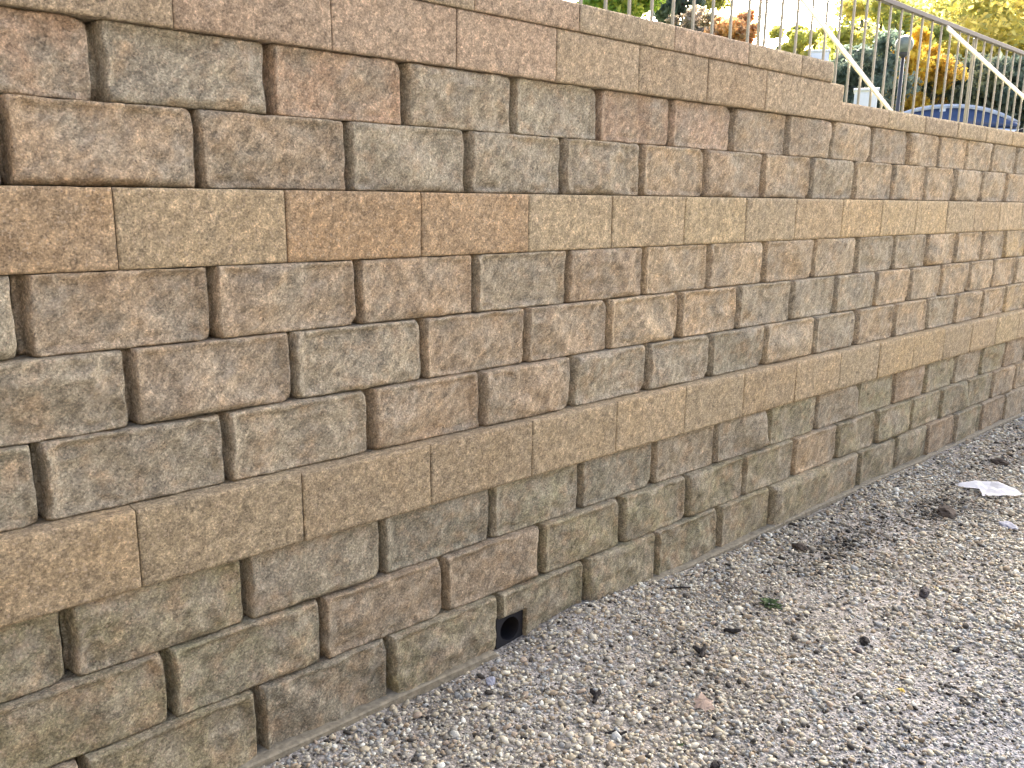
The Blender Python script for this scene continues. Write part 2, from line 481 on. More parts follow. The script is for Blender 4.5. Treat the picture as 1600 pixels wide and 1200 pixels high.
blk_seed = [0]
def make_block(course, x0, x1, z0, z1, ye, tint, rock, cut=None, name='block', depth=0.24, pinch=0.0):
    blk_seed[0] += 1
    sd_ = blk_seed[0] * 7.31
    rr = random.Random(blk_seed[0] * 13 + 5)
    near = x0 < 3.0
    gap = 0.0045 if rock else 0.0013
    x0 += gap; x1 -= gap
    zt = z1 - 0.0015
    w, h = x1 - x0, zt - z0
    nu = int(w / (0.0095 if near else 0.015)) + 2
    nv = int(h / (0.0095 if near else 0.015)) + 2
    if not rock: nu, nv = nu * 2 // 3, nv * 2 // 3
    # denser lines at the rims
    s = np.linspace(0, 1, nu); us = w * (s - 0.09 * np.sin(2 * np.pi * s))
    if rock: us = np.unique(np.round(np.concatenate([us[us > .05], np.arange(0, .0505, .005 if near else .0085)]), 5))
    s = np.linspace(0, 1, nv); vs = h * (s - 0.09 * np.sin(2 * np.pi * s))
    mask = None
    if cut:
        cw, ch = cut
        us = np.unique(np.concatenate([us[np.abs(us - cw) > .004], [cw]])); vs = np.unique(np.concatenate([vs[np.abs(vs - ch) > .004], [ch]]))
    U, V = np.meshgrid(us, vs)
    if cut:
        uc = (us[:-1] + us[1:]) / 2; vc = (vs[:-1] + vs[1:]) / 2
        mask = ~((uc[None, :] < cw) & (vc[:, None] < ch))
    if rock:
        n1 = vnoise(U * 9, V * 9, sd_)
        dl = U + 0.006 * vnoise(V * 22, V * 0 + 1, sd_); dr = (w - U) + 0.006 * vnoise(V * 22, V * 0 + 9, sd_)
        db = V + 0.003 * vnoise(U * 22, U * 0 + 4, sd_); dt = (h - V) + 0.004 * vnoise(U * 22, U * 0 + 7, sd_)
        kl = rr.choice((.32, .45, .55, .68, .82)); rc = .006 + .006 * min(max((x0 - 1.0) / 2.5, 0), 1)
        st = np.clip((dl - 0.016 * kl) / (0.022 * kl), 0, 1); st = np.sin(st * math.pi / 2) ** 1.2
        Hh = 0.018 - 0.060 * (1 - st) - rc * np.clip(1 - dr / .07, 0, 1) ** 2 - rounding(dr, 0.009, 0.007) - rounding(db, 0.014, 0.010) - rounding(dt, 0.017, 0.012)
        bulge = np.clip((dl - .02) / .03, 0, 1) * np.clip(dr / .03, 0, 1) * np.clip(db / .02, 0, 1) * np.clip(dt / .02, 0, 1)
        # split facets: the lowest of several tilted planes
        F = None
        for _ in range(rr.randint(3, 5)):
            ang = rr.uniform(0, 2 * math.pi); sl = rr.uniform(0.07, 0.30) * min(1, .46 / w)
            cu, cv = rr.uniform(.15, .85) * w, rr.uniform(.15, .85) * h
            pl = 0.008 + sl * ((U - cu) * math.cos(ang) + (V - cv) * math.sin(ang)) + 0.004 * vnoise(U * 25, V * 25, sd_ + 3)
            F = pl if F is None else np.minimum(F, pl)
        F = np.maximum(F, -0.018) * (.4 if w > .6 else 1)
        rid = 1 - np.abs(vnoise(U * 17 + 0.5 * n1, V * 17, sd_ + 11))
        Hh = Hh + bulge * (0.95 * F + 0.007 * n1 + 0.011 * (rid - .7) + 0.0050 * vnoise(U * 48, V * 48, sd_ + 5)) + 0.0016 * vnoise(U * 110, V * 110, sd_ + 6)
        # worn corners
        for cu, cv in ((0, 0), (0, h), (w, 0), (w, h)):
            if rr.random() < .40:
                rad = rr.uniform(.014, .045)
                Hh = Hh - 0.018 * np.clip(1 - np.hypot(U - cu, V - cv) / rad, 0, 1)
        XO = np.where(U < w / 2, 1, -1) * np.exp(-np.minimum(U, w - U) / .01) * (0.0015 + 0.0022 * vnoise(V * 26, V * 0 + 2, sd_))
        ZO = -np.exp(-(h - V) / .012) * np.maximum(0.0022 * vnoise(U * 16, U * 0 + 3, sd_) + 0.0012 * vnoise(U * 45, U * 0, sd_), 0)
        if pinch:      # a bite out of the right edge, as on the second block of the top rock course
            XO = XO - pinch * np.exp(-((U - w) / .02) ** 2) * np.exp(-((V - .55 * h) / .05) ** 2)
        Hh = Hh - 0.004
        if cut:
            Hh = np.where((U < cw + .004) & (V < ch + .004), np.maximum(Hh, .012), Hh)
    else:
        Hh = 0.0012 * vnoise(U * 40, V * 40, sd_) + 0.0012 * vnoise(U * 7, V * 7, sd_) - rounding(U, .005, .003) - rounding(w - U, .005, .003) - rounding(h - V, .008, .004) - rounding(V, .006, .003)
        XO = np.zeros_like(U); ZO = -np.exp(-(h - V) / .01) * np.maximum(0.0012 * vnoise(U * 20, U * 0, sd_), 0)
    me = grid_solid(name, us, vs, Hh, XO, ZO, depth, M['rock'] if rock else M['flat'], mask)
    o = bpy.data.objects.new(name, me)
    jit = 1.47 * rr.uniform(.93, 1.07); hue = rr.uniform(-.03, .03)
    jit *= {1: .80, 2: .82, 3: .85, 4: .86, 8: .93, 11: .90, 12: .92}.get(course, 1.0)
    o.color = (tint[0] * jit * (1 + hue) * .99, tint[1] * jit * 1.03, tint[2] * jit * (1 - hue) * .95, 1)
    C.objects.link(o)
    o.parent = wall
    yj = rr.uniform(-.003, .003) if rock else rr.uniform(-.001, .001)
    o.location = (x0 - WLOC[0], ye + yj - WLOC[1], z0 - WLOC[2])
    return o

XL, XR = -1.0, 9.6
for c in range(1, 12):
    js = list(JX[c])
    tones = TONE[c]
    nleft = 0
    while js[0] > XL:
        js.insert(0, js[0] - BW); nleft += 1
    if c != 11:
        while js[-1] < XR: js.append(js[-1] + BW)
    rock = c not in FLAT
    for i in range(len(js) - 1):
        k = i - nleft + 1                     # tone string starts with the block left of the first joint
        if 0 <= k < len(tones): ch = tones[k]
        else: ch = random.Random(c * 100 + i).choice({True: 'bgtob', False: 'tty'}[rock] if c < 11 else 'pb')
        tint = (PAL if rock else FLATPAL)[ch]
        cut = None
        if c == 1 and abs(js[i] - 1.857) < .01:
            cut = (0.137, 0.145)
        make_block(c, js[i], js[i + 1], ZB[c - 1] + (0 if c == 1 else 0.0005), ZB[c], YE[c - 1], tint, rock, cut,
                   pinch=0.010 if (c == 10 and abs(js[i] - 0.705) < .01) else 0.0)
# caps: thin flat stones on course 11 up to its step, and on course 10 beyond it
def caps(xs, z0, z1, y, tones):
    for i in range(len(xs) - 1):
        make_block(12, xs[i], xs[i + 1], z0, z1, y, FLATPAL[tones[i % len(tones)]], False, name='cap_block', depth=0.30)
xs = [4.30, 3.985, 3.52, 2.975, 2.406]
while xs[-1] > XL: xs.append(xs[-1] - 0.5)
caps(xs[::-1], 2.2145, 2.312, 0.205, 'bpbpb')
xs = [4.445, 5.01]
while xs[-1] < XR + .2: xs.append(xs[-1] + 0.5)
caps(xs, 2.0295, 2.132, 0.222, 'btbtty')

# footing: the levelling course that shows as a low lip along the gravel
us = np.arange(XL, XR + .3, .06)
ft = np.array([[x, -0.024 + 0.004 * float(vnoise(np.array([x * 3.]), np.array([2.]), 1.)[0]), 0.004 + 0.005 * float(vnoise(np.array([x * 2.]), np.array([7.]), 1.)[0])] for x in us])
V_, F_ = [], []
for p in ft:
    if 1.83 < p[0] < 2.03: p[2] = -.035
    b = len(V_)
    V_ += [(p[0] - 4, p[1] - .3, -0.12), (p[0] - 4, p[1] - .3, p[2] - .004), (p[0] - 4, p[1] + .005 - .3, p[2]), (p[0] - 4, 0.10 - .3, p[2])]
for i in range(len(ft) - 1):
    for k in range(3):
        a = i * 4 + k
        F_.append((a, a + 4, a + 5, a + 1))
mesh_obj('footing', V_, F_, M['concrete'], wall)
# solid fill behind the blocks so that no joint shows light
bm = bmesh.new()
for c in range(1, 12):
    x1 = (4.42 if c == 11 else XR + .2) - 4
    bm_box(bm, (XL - 4, YE[c - 1] + 0.10 - .3, max(ZB[c - 1], -.1) + .004), (x1, 0.46 - .3 + .002 * c, ZB[c] - .004))
bm_obj('backfill', bm, M['soil'], wall)

# ------------------------------------------------------------------ drain outlet in the bottom course
dr = empty('drain_outlet', (1.930, 0.06, 0.0))
tag(dr, 'square black plastic drain outlet with a round pipe mouth set into the bottom block course', 'drain')
def ring_plate(name, half, rad, y0, y1, mat, parent, zc):
    bm = bmesh.new(); n = 32
    def sq(t):
        cx, sx = math.cos(t), math.sin(t); k = half / max(abs(cx), abs(sx)); return cx * k, sx * k
    rings = []
    for y, fn in ((y0, 'sq'), (y0, 'ci'), (y1, 'ci'), (y1, 'sq')):
        ring = []
        for i in range(n):
            t = 2 * math.pi * (i + .5) / n + math.pi / 4 - math.pi / n
            a, b = sq(t) if fn == 'sq' else (math.cos(t) * rad, math.sin(t) * rad)
            ring.append(bm.verts.new((a, y, b + zc)))
        rings.append(ring)
    for a, b in ((0, 1), (1, 2), (2, 3), (3, 0)):
        for i in range(n):
            bm.faces.new((rings[a][i], rings[a][(i + 1) % n], rings[b][(i + 1) % n], rings[b][i]))
    return bm_obj(name, bm, mat, parent)
ring_plate('faceplate', 0.0655, 0.046, -0.040, -0.024, M['black_plastic'], dr, 0.047)
bm = bmesh.new(); n = 28; rings = []
for j in range(14):
    y = -0.030 + j * .013; rd = .0490 + (.003 if j % 2 else 0)
    rings.append([bm.verts.new((math.cos(2 * math.pi * i / n) * rd, y, .047 + math.sin(2 * math.pi * i / n) * rd)) for i in range(n)])
for a, b in zip(rings, rings[1:]):
    for i in range(n): bm.faces.new((a[i], a[(i + 1) % n], b[(i + 1) % n], b[i]))
bm.faces.new(rings[-1])
bm_obj('pipe', bm, M['black_plastic'], dr, True)

# ------------------------------------------------------------------ gravel: loose stones lying on the ground sheet
ICO_V = []
ph = (1 + 5 ** .5) / 2
for a, b in ((1, ph), (1, -ph), (-1, ph), (-1, -ph)):
    ICO_V += [(0, a, b), (a, b, 0), (b, 0, a)]
ICO_V = np.array(ICO_V) / math.hypot(1, ph)
_bm = bmesh.new()
for v in ICO_V: _bm.verts.new(v)
bmesh.ops.convex_hull(_bm, input=_bm.verts)
_bm.verts.index_update()
ICO_F = np.array([[v.index for v in f.verts] for f in _bm.faces])
ICO_V = np.array([v.co[:] for v in _bm.verts]); _bm.free()
BOX_V = np.array([(x, y, z) for z in (-1, 1) for y in (-1, 1) for x in (-1, 1)]) * .62
BOX_F = np.array([(0, 2, 3), (0, 3, 1), (4, 5, 7), (4, 7, 6), (0, 1, 5), (0, 5, 4), (2, 6, 7), (2, 7, 3), (0, 4, 6), (0, 6, 2), (1, 3, 7), (1, 7, 5)])

def stones(P, size, tone, TV, TF, flat=0.52):
    n, k = len(P), len(TV)
    V = np.repeat(TV[None], n, 0) * (1 + rng.uniform(-.28, .28, (n, k, 1))) + rng.uniform(-.13, .13, (n, k, 3))
    V = V * rng.uniform(.6, 1.25, (n, 1, 3)) * np.array([1, 1, flat])
    tx, ty, az = rng.normal(0, .35, n), rng.normal(0, .35, n), rng.uniform(0, 2 * np.pi, n)
    cx, sx, cy, sy, cz, sz = np.cos(tx), np.sin(tx), np.cos(ty), np.sin(ty), np.cos(az), np.sin(az)
    o = np.ones(n); z = np.zeros(n)
    Rx = np.stack([o, z, z, z, cx, -sx, z, sx, cx], -1).reshape(n, 3, 3)
    Ry = np.stack([cy, z, sy, z, o, z, -sy, z, cy], -1).reshape(n, 3, 3)
    Rz = np.stack([cz, -sz, z, sz, cz, z, z, z, o], -1).reshape(n, 3, 3)
    V = np.einsum('nij,nkj->nki', Rz @ Ry @ Rx, V) * size[:, None, None] + P[:, None, :]
    F = (TF[None] + (np.arange(n) * k)[:, None, None]).reshape(-1, 3)
    return V.reshape(-1, 3), F, np.repeat(tone, k, 0)
def soup(name, parts, mat, parent=None):
    vo = 0; VV, FF, CC = [], [], []
    for V, F, c in parts:
        VV.append(V); FF.append(F + vo); CC.append(c); vo += len(V)
    V = np.concatenate(VV); F = np.concatenate(FF); c = np.concatenate(CC)
    me = bpy.data.meshes.new(name)
    me.vertices.add(len(V)); me.vertices.foreach_set('co', V.astype(np.float32).ravel())
    nl = F.shape[1]
    me.loops.add(F.size); me.loops.foreach_set('vertex_index', F.astype(np.int32).ravel())
    me.polygons.add(len(F)); me.polygons.foreach_set('loop_start', (np.arange(len(F)) * nl).astype(np.int32))
    at = me.attributes.new('tone', 'FLOAT_COLOR', 'POINT')
    at.data.foreach_set('color', np.concatenate([c, np.ones((len(c), 1))], 1).astype(np.float32).ravel())
    me.update(calc_edges=True)
    me.materials.append(mat)
    return link(bpy.data.objects.new(name, me), parent)

PEB = np.array([(0.58, 0.52, 0.43), (0.48, 0.41, 0.31), (0.34, 0.305, 0.26), (0.36, 0.28, 0.20), (0.060, 0.052, 0.045), (0.36, 0.355, 0.35), (0.40, 0.31, 0.24), (0.70, 0.67, 0.61)])
def scatter(n, xr, yr, smin, smax):
    x = rng.uniform(*xr, n); y = rng.uniform(*yr, n)
    s = 1.08 * smin * (smax / smin) ** (rng.random(n) ** 1.7)
    return x, y, s
def tone_for(x, y):
    n = len(x)
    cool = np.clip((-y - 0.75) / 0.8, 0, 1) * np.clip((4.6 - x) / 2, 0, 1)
    dirt = 1.5 * np.exp(-((x - 3.82) / .36) ** 2 - ((y + .34) / .11) ** 2) + 1.5 * np.exp(-((x - 4.62) / .32) ** 2 - ((y + .46) / .10) ** 2) \
        + .5 * np.exp(-((x - 5.9) / .5) ** 2 - ((y + .35) / .12) ** 2) + .5 * np.clip(vnoise(x * 2.2, y * 3.2, 2.) - .25, 0, 1)
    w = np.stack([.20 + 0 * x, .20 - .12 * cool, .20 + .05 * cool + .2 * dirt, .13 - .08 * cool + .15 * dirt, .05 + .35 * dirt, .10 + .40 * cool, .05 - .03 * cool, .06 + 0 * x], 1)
    w = np.clip(w, 0.005, None); cw = np.cumsum(w / w.sum(1, keepdims=True), 1)
    k = (rng.random(n)[:, None] > cw).sum(1).clip(0, len(PEB) - 1)
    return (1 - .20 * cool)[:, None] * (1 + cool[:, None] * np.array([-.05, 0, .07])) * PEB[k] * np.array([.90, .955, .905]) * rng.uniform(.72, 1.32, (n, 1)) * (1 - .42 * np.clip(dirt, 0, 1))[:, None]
parts = []
for n, xr, yr, lo, hi, T in ((34000, (.5, 3.3), (-1.75, .0), .0035, .0105, 0), (3200, (.5, 3.3), (-1.75, -.03), .0085, .0165, 0),
                             (30000, (3.3, 5.6), (-1.9, .0), .0050, .0125, 1), (2600, (3.3, 5.6), (-1.9, -.03), .010, .019, 0),
                             (24000, (5.6, 9.6), (-2.2, .0), .0065, .0150, 1), (1500, (5.6, 9.6), (-2.2, -.03), .013, .022, 1),
                             (9000, (.5, 5.0), (-2.6, -1.7), .006, .012, 1)):
    x, y, s = scatter(n, xr, yr, lo, hi)
    keep = ~((x > 1.87) & (x < 1.99) & (y > -.01))
    # the lip of the footing stays clear of stones except where gravel is banked up
    lip = (y > -.04) & (np.abs(x - 2.25) > .5) & (rng.random(n) < .6)
    keep &= ~lip
    # packed patches where the fines show between the stones
    pk_ = vnoise(x * 1.9, y * 2.6, 12.4) + .5 * vnoise(x * 5, y * 6, 3.4)
    keep &= rng.random(n) < np.clip(.95 + 1.1 * pk_, .38, 1)
    x, y, s = x[keep], y[keep], s[keep]
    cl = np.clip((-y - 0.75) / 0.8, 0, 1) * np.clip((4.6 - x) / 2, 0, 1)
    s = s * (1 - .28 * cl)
    P = np.stack([x, y, ground_z(x, y) + s * .25], 1)
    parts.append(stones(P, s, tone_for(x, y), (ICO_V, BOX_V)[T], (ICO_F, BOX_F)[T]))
gv = soup('gravel', parts, M['pebble'])
gv['kind'] = 'stuff'
gv['label'] = 'pale limestone gravel scattered over the ground at the foot of the wall'

# ------------------------------------------------------------------ litter on the gravel
def gpos(px, py, lift=0.0):
    p = at_z(px, py, 0.0)
    return (p[0], p[1], float(ground_z(np.array([p[0]]), np.array([p[1]]))[0]) + lift)
def lumpy(name, px, py, size, mat, label, cat, seed, rot=0.0, group=None):
    bm = bmesh.new()
    bmesh.ops.create_icosphere(bm, subdivisions=3, radius=1)
    for v in bm.verts:
        c = np.array(v.co)
        k = 1 + .30 * float(vnoise(c[:1] * 1.6 + 9, c[1:2] * 1.6, c[2] * 1.6 + seed)[0]) + .10 * float(vnoise(c[:1] * 5, c[1:2] * 5, c[2] * 5 + seed)[0])
        v.co = Vector((c[0] * size[0] * k, c[1] * size[1] * k, c[2] * size[2] * k))
    o = bm_obj(name, bm, mat, None, False)
    o.location = gpos(px, py, size[2] * .45); o.rotation_euler = (0, 0, rot)
    return tag(o, label, cat, group)
lumpy('stone', 1445, 928, (.034, .022, .020), M['dark_stone'], 'dark grey lump of stone on pale gravel, right of centre', 'stone', 1.3, .4)
lumpy('stone', 1575, 822, (.055, .040, .014), M['slate'], 'flat blue-grey slab of stone below the white paper scrap', 'stone', 4.3, .8)
lumpy('stone', 1352, 1000, (.028, .018, .015), M['char'], 'small black lump on gravel, larger of a close pair', 'stone', 7.7, .2)
lumpy('stone', 1341, 1014, (.017, .014, .011), M['dark_stone'], 'tiny dark reddish lump beside the larger black lump', 'stone', 9.7, .9)
lumpy('stone', 766, 1058, (.026, .018, .010), M['slate'], 'pale grey flat stone just in front of the drain outlet', 'stone', 11.1, .9)
lumpy('clod', 1478, 803, (.062, .044, .030), M['soil'], 'dark brown clod of soil on gravel left of the white paper', 'clod', 3.1, .3)
lumpy('clod', 1250, 852, (.045, .028, .018), M['soil'], 'dark flattened clod of soil nearest the wall foot', 'clod', 5.2, 1.0)
lumpy('clod', 1562, 722, (.060, .045, .024), M['soil'], 'dark clod of soil on gravel above the white paper', 'clod', 8.2, 1.0)
# bark / charcoal splinters
def splinter(px, py, L, w, ang, label, seed, fork=False):
    rr = random.Random(seed)
    bm = bmesh.new()
    def strip(a0, L, off):
        pts = []; rad = []
        for i in range(6):
            t = i / 5
            pts.append((off[0] + math.cos(a0) * L * (t - .5) + rr.uniform(-.004, .004), off[1] + math.sin(a0) * L * (t - .5) + rr.uniform(-.004, .004), .006 + rr.uniform(-.002, .006) + (.012 * t if fork else 0)))
            rad.append(w * (.45 + math.sin(math.pi * (t * .8 + .1)) * .6))
        bm_tube(bm, pts, rad, 6)
    L *= 1.3; w *= 1.25
    strip(0, L, (0, 0))
    if fork: strip(1.1, L * .75, (L * .12, L * .25))
    o = bm_obj('bark_splinter', bm, M['char'])
    o.location = gpos(px, py, 0.002); o.rotation_euler = (0, 0, ang)
    return tag(o, label, 'bark', 'black bark splinters on the gravel')
splinter(1098, 1019, .050, .0075, .5, 'forked black bark splinter standing up from gravel below the drain', 1, True)
splinter(1143, 984, .048, .0075, -.75, 'flat black bark splinter between the weed and the forked splinter', 2)
splinter(933, 1089, .040, .007, .3, 'short black bark splinter left of the dry leaf, nearer the wall', 3, True)
splinter(962, 1142, .048, .0045, -.75, 'thin straight black splinter near the bottom of the view', 4)
splinter(1118, 1192, .030, .010, .2, 'blackish crumb of bark at the bottom edge of the view', 5)
splinter(1060, 918, .080, .0035, -.6, 'long thin dark twig lying close to the wall foot', 6)
splinter(1495, 1012, .026, .006, -.4, 'tiny black splinter on bluish gravel at right', 7)
# dry leaves
def leaf_thing(px, py, size, ang, mat, label, lift=.012, tilt=.25):
    out = [(0, -1), (.35, -.75), (.95, -.80), (.62, -.25), (.80, .10), (.38, .25), (.10, 1.05), (-.28, .30), (-.70, .22), (-.55, -.25), (-.85, -.70), (-.30, -.70)]
    bm = bmesh.new()
    c = bm.verts.new((0, 0, .12 * size))
    ring = [bm.verts.new((a * size, b * size, .10 * size * math.sin(3 * i))) for i, (a, b) in enumerate(out)]
    for i in range(len(ring)): bm.faces.new((c, ring[i], ring[(i + 1) % len(ring)]))
    ext = bmesh.ops.solidify(bm, geom=bm.faces[:], thickness=.0008)
    o = bm_obj('fallen_leaf', bm, mat)
    o.location = gpos(px, py, lift); o.rotation_euler = (tilt, 0, ang)
    return tag(o, label, 'leaf')
leaf_thing(1098, 1096, .044, -.75, M['dry_leaf'], 'pinkish tan dry leaf lying on gravel near the bottom')
leaf_thing(1408, 1076, .016, .6, M['yellow_leaf'], 'small yellow leaf on bluish gravel at lower right')
leaf_thing(1462, 921, .012, 1.6, M['yellow_leaf'], 'tiny yellow leaf scrap behind the dark grey stone')
# white paper scrap, creased
bm = bmesh.new()
pw, ph_ = 9, 7
outl = lambda a, b: (a + (.10 * math.sin(5 * b) if a < .2 else 0) - (.16 * abs(b - .45) if a > .8 else 0), b - .25 * a * (b < .3) * 0)
gv_ = [[bm.verts.new(((outl(i / (pw - 1), j / (ph_ - 1))[0] - .5) * .27, (j / (ph_ - 1) - .5) * .21, .008 + .016 * float(vnoise(np.array([i * .45]), np.array([j * .45]), 3.3)[0]) + .004 * float(vnoise(np.array([i * 1.3]), np.array([j * 1.3]), 7.)[0]))) for i in range(pw)] for j in range(ph_)]
for j in range(ph_ - 1):
    for i in range(pw - 1): bm.faces.new((gv_[j][i], gv_[j][i + 1], gv_[j + 1][i + 1], gv_[j + 1][i]))
bmesh.ops.solidify(bm, geom=bm.faces[:], thickness=.0006)
pp = bm_obj('paper_scrap', bm, M['paper'])
pp.location = gpos(1550, 767, .012); pp.rotation_euler = (0, 0, -.62)
tag(pp, 'creased white scrap of paper lying on the gravel at right', 'paper')
# weeds: a rosette of small blades
def weed(px, py, n, size, label):
    rr = random.Random(int(px))
    root = empty('weed', gpos(px, py, 0))
    for k in range(n):
        a = 2 * math.pi * k / n + rr.uniform(-.3, .3); L = size * rr.uniform(.6, 1.1); el = rr.uniform(.15, 1.0); wd = L * rr.uniform(.16, .26)
        bm = bmesh.new(); rows = []
        for i in range(5):
            t = i / 4
            d = Vector((math.cos(a) * math.cos(el), math.sin(a) * math.cos(el), math.sin(el) * (1 - .55 * t))) * L * t
            s_ = Vector((-math.sin(a), math.cos(a), 0)) * wd * (math.sin(math.pi * min(t * .85 + .1, 1)))
            rows.append((bm.verts.new(d - s_), bm.verts.new(d + Vector((0, 0, -wd * .25))), bm.verts.new(d + s_)))
        for r0, r1 in zip(rows, rows[1:]):
            bm.faces.new((r0[0], r0[1], r1[1], r1[0])); bm.faces.new((r0[1], r0[2], r1[2], r1[1]))
        bmesh.ops.solidify(bm, geom=bm.faces[:], thickness=.0006)
        bm_obj('leaf', bm, M['weed'], root)
    return tag(root, label, 'weed')
weed(1202, 942, 18, .058, 'small green weed growing through the gravel')
weed(1063, 1158, 5, .016, 'tiny green sprout in gravel at the bottom of the view')

# ------------------------------------------------------------------ fence along the top of the bank
FY = 0.80
fence = empty('metal_fence', (5.0, FY, 2.05))
tag(fence, 'metal picket fence with brown top rail and pale diagonal braces on top of the wall', 'fence')
FB, FT = 2.10, 2.93
def rail_z(x): return 2.955 - 0.010 * (x - 5.98) * 1.2
pk = bmesh.new(); bm_box(pk, (-.0065, -.0065, 0), (.0065, .0065, 1.0)); 
first = bm_obj('picket', pk, M['picket'], fence)
px_ = [3.026 - 0.171 * k for k in range(10)][::-1] + [3.026 + 0.1712 * k for k in range(1, 52)]
for i, x in enumerate(px_):
    o = first if i == 0 else first.copy()
    if i: link(o, fence)
    o.location = (x - 5.0, 0, FB - .06 - 2.05)
    o.scale = (1, 1, rail_z(x) - FB + .06)
x0, x1 = px_[0] - .1, px_[-1] + .1
def rail(name, a, b, hw, hh, mat):
    a = Vector(a); b = Vector(b); d = b - a
    bm = bmesh.new(); bm_box(bm, (0, -hw, -hh), (d.length, hw, hh), .004)
    o = bm_obj(name, bm, mat, fence)
    o.location = a - Vector((5.0, FY, 2.05)); o.rotation_euler = (0, -math.asin(d.z / d.length), 0)
    return o
rail('top_rail', (x0, FY, rail_z(x0)), (x1, FY, rail_z(x1)), .018, .017, M['rail'])
rail('bottom_rail', (x0, FY, FB - .02), (x1, FY, FB - .02), .014, .012, M['rail'])
for x in (1.40, 4.55, 7.68, 10.8):
    bm = bmesh.new(); bm_box(bm, (-.009, -.009, 0), (.009, .009, rail_z(x) - 1.99), .004)
    o = bm_obj('post', bm, M['picket'], fence); o.location = (x - 5.0, .030, 1.98 - 2.05)
b1a, b1b = at_y(1255, 0, FY - .03), at_y(1392, 174, FY - .03)
d = (b1b - b1a) / (b1b[0] - b1a[0])
ta = b1a - d * (b1a[0] - 4.68); tb = b1b + d * .15
rail('brace', ta, tb, .007, .017, M['brace'])
b2a, b2b = at_y(1480, 43, FY - .03), at_y(1600, 152, FY - .03)
d = (b2b - b2a) / (b2b[0] - b2a[0])
rail('brace', b2a, b2b + d * 1.8, .007, .017, M['brace'])

# ------------------------------------------------------------------ trees and shrubs on the terrace
def tree(name, px, py, rx, ry, D, cols, label, cat, leaf=.10, n=6000, trunk=True, seed=1, dens=.55, group=None):
    """crown centred on the ray through (px, py) at ground distance D; rx, ry are crown radii in photo pixels"""
    rg = np.random.default_rng(seed)
    leaf *= .75; n = int(n * 1.7)
    c = at_d(px, py, D)
    k = D / FPX / math.cos(math.atan((px - 800) / FPX)) * 1.05
    Rx, Rz = rx * k, ry * k
    zg = float(upper_z(np.array([c[0]]), np.array([c[1]]))[0])
    root = empty(name, (c[0], c[1], zg))
    h = c[2] - zg
    # clumps spread through the crown
    nc = max(16, n // 150)
    dirs = rg.normal(size=(nc, 3)); dirs /= np.linalg.norm(dirs, axis=1)[:, None]
    rad = rg.random(nc) ** .42
    cen = dirs * rad[:, None] * np.array([Rx, Rx, Rz]) * (.82 + .3 * rg.random((nc, 1)))
    cr = np.minimum(Rx, Rz) * rg.uniform(.20, .44, nc)
    which = rg.integers(0, nc, n)
    dd = rg.normal(size=(n, 3)); dd /= np.linalg.norm(dd, axis=1)[:, None]
    P = cen[which] + dd * (cr[which] * rg.random(n) ** .5)[:, None] * np.array([1, 1, .8])
    P[:, 2] = np.maximum(P[:, 2], -h + .05)
    nor = rg.normal(size=(n, 3)) + np.array([0, 0, .5]); nor /= np.linalg.norm(nor, axis=1)[:, None]
    t1 = np.cross(nor, rg.normal(size=(n, 3))); t1 /= np.linalg.norm(t1, axis=1)[:, None]
    t2 = np.cross(nor, t1)
    s = leaf * rg.uniform(.55, 1.25, n)[:, None]
    V = np.stack([P - t1 * s, P + t2 * s * .55 + nor * s * .12, P + t1 * s, P - t2 * s * .55 + nor * s * .12], 1).reshape(-1, 3)
    F = np.arange(n * 4).reshape(n, 4)
    cols = np.array(cols)
    mixk = (which * 7919) % len(cols)
    swap = rg.random(n) < .3
    mixk = np.where(swap, rg.integers(0, len(cols), n), mixk)
    tone = np.clip(cols[mixk] * 1.8 * rg.uniform(.75, 1.25, (n, 1)), 0, .8)
    V[:, 2] += h
    cr_ = soup('crown', [(V, F, np.repeat(tone, 4, 0))], M['leaf'], root)
    bm = bmesh.new()
    tr = max(.03, Rx * .07)
    if trunk:
        bm_tube(bm, [(0, 0, -.2), (.03, .02, h * .5), (-.03, .05, h), (.02, 0, h + Rz * .55)], [tr, tr * .8, tr * .55, tr * .2], 8)
    else:
        bm_tube(bm, [(0, 0, -.1), (.02, 0, h * .6), (0, .03, h + Rz * .3)], [tr * .6, tr * .4, tr * .15], 7)
    for i in range(9):
        q_ = cen[i % nc]
        z0 = h * (.55 + .4 * rg.random()) if trunk else h * .2
        bm_tube(bm, [(0, 0, z0), (q_[0] * .5, q_[1] * .5, (z0 + q_[2] + h) / 2), (q_[0], q_[1], max(q_[2] + h, .1))], [tr * .4, tr * .25, tr * .08], 6)
    bm_obj('trunk', bm, M['bark'], root, True)
    return tag(root, label, cat, group)
YEL = [(.36, .31, .07), (.38, .32, .09), (.30, .28, .08), (.24, .25, .09)]
YGR = [(.26, .27, .07), (.30, .29, .08), (.20, .23, .08), (.34, .30, .09)]
GOLD = [(.42, .29, .04), (.40, .31, .05), (.36, .25, .05)]
DKG = [(.085, .115, .085), (.10, .13, .095), (.12, .145, .11), (.07, .095, .075)]
GRG = [(.09, .115, .08), (.12, .145, .09), (.075, .10, .075), (.15, .16, .085)]
LIM = [(.17, .26, .05), (.24, .30, .06), (.28, .30, .06), (.13, .20, .05)]
ORG = [(.40, .22, .09), (.36, .23, .12), (.30, .20, .11), (.42, .26, .11)]
RUS = [(.20, .17, .12), (.24, .20, .15), (.17, .16, .11)]
tree('yellow_tree', 1535, 85, 120, 88, 26, YEL, 'broad yellow autumn tree rising behind the fence at far right', 'tree', .13, 12000, True, 3)
tree('yellow_tree', 1372, 85, 62, 78, 23, YGR, 'yellow-green tree behind the fence left of the lamp globe', 'tree', .12, 6500, True, 5)
tree('golden_shrub', 1432, 118, 38, 62, 19, GOLD, 'narrow golden yellow shrub under the lamp globe', 'shrub', .09, 3800, False, 7)
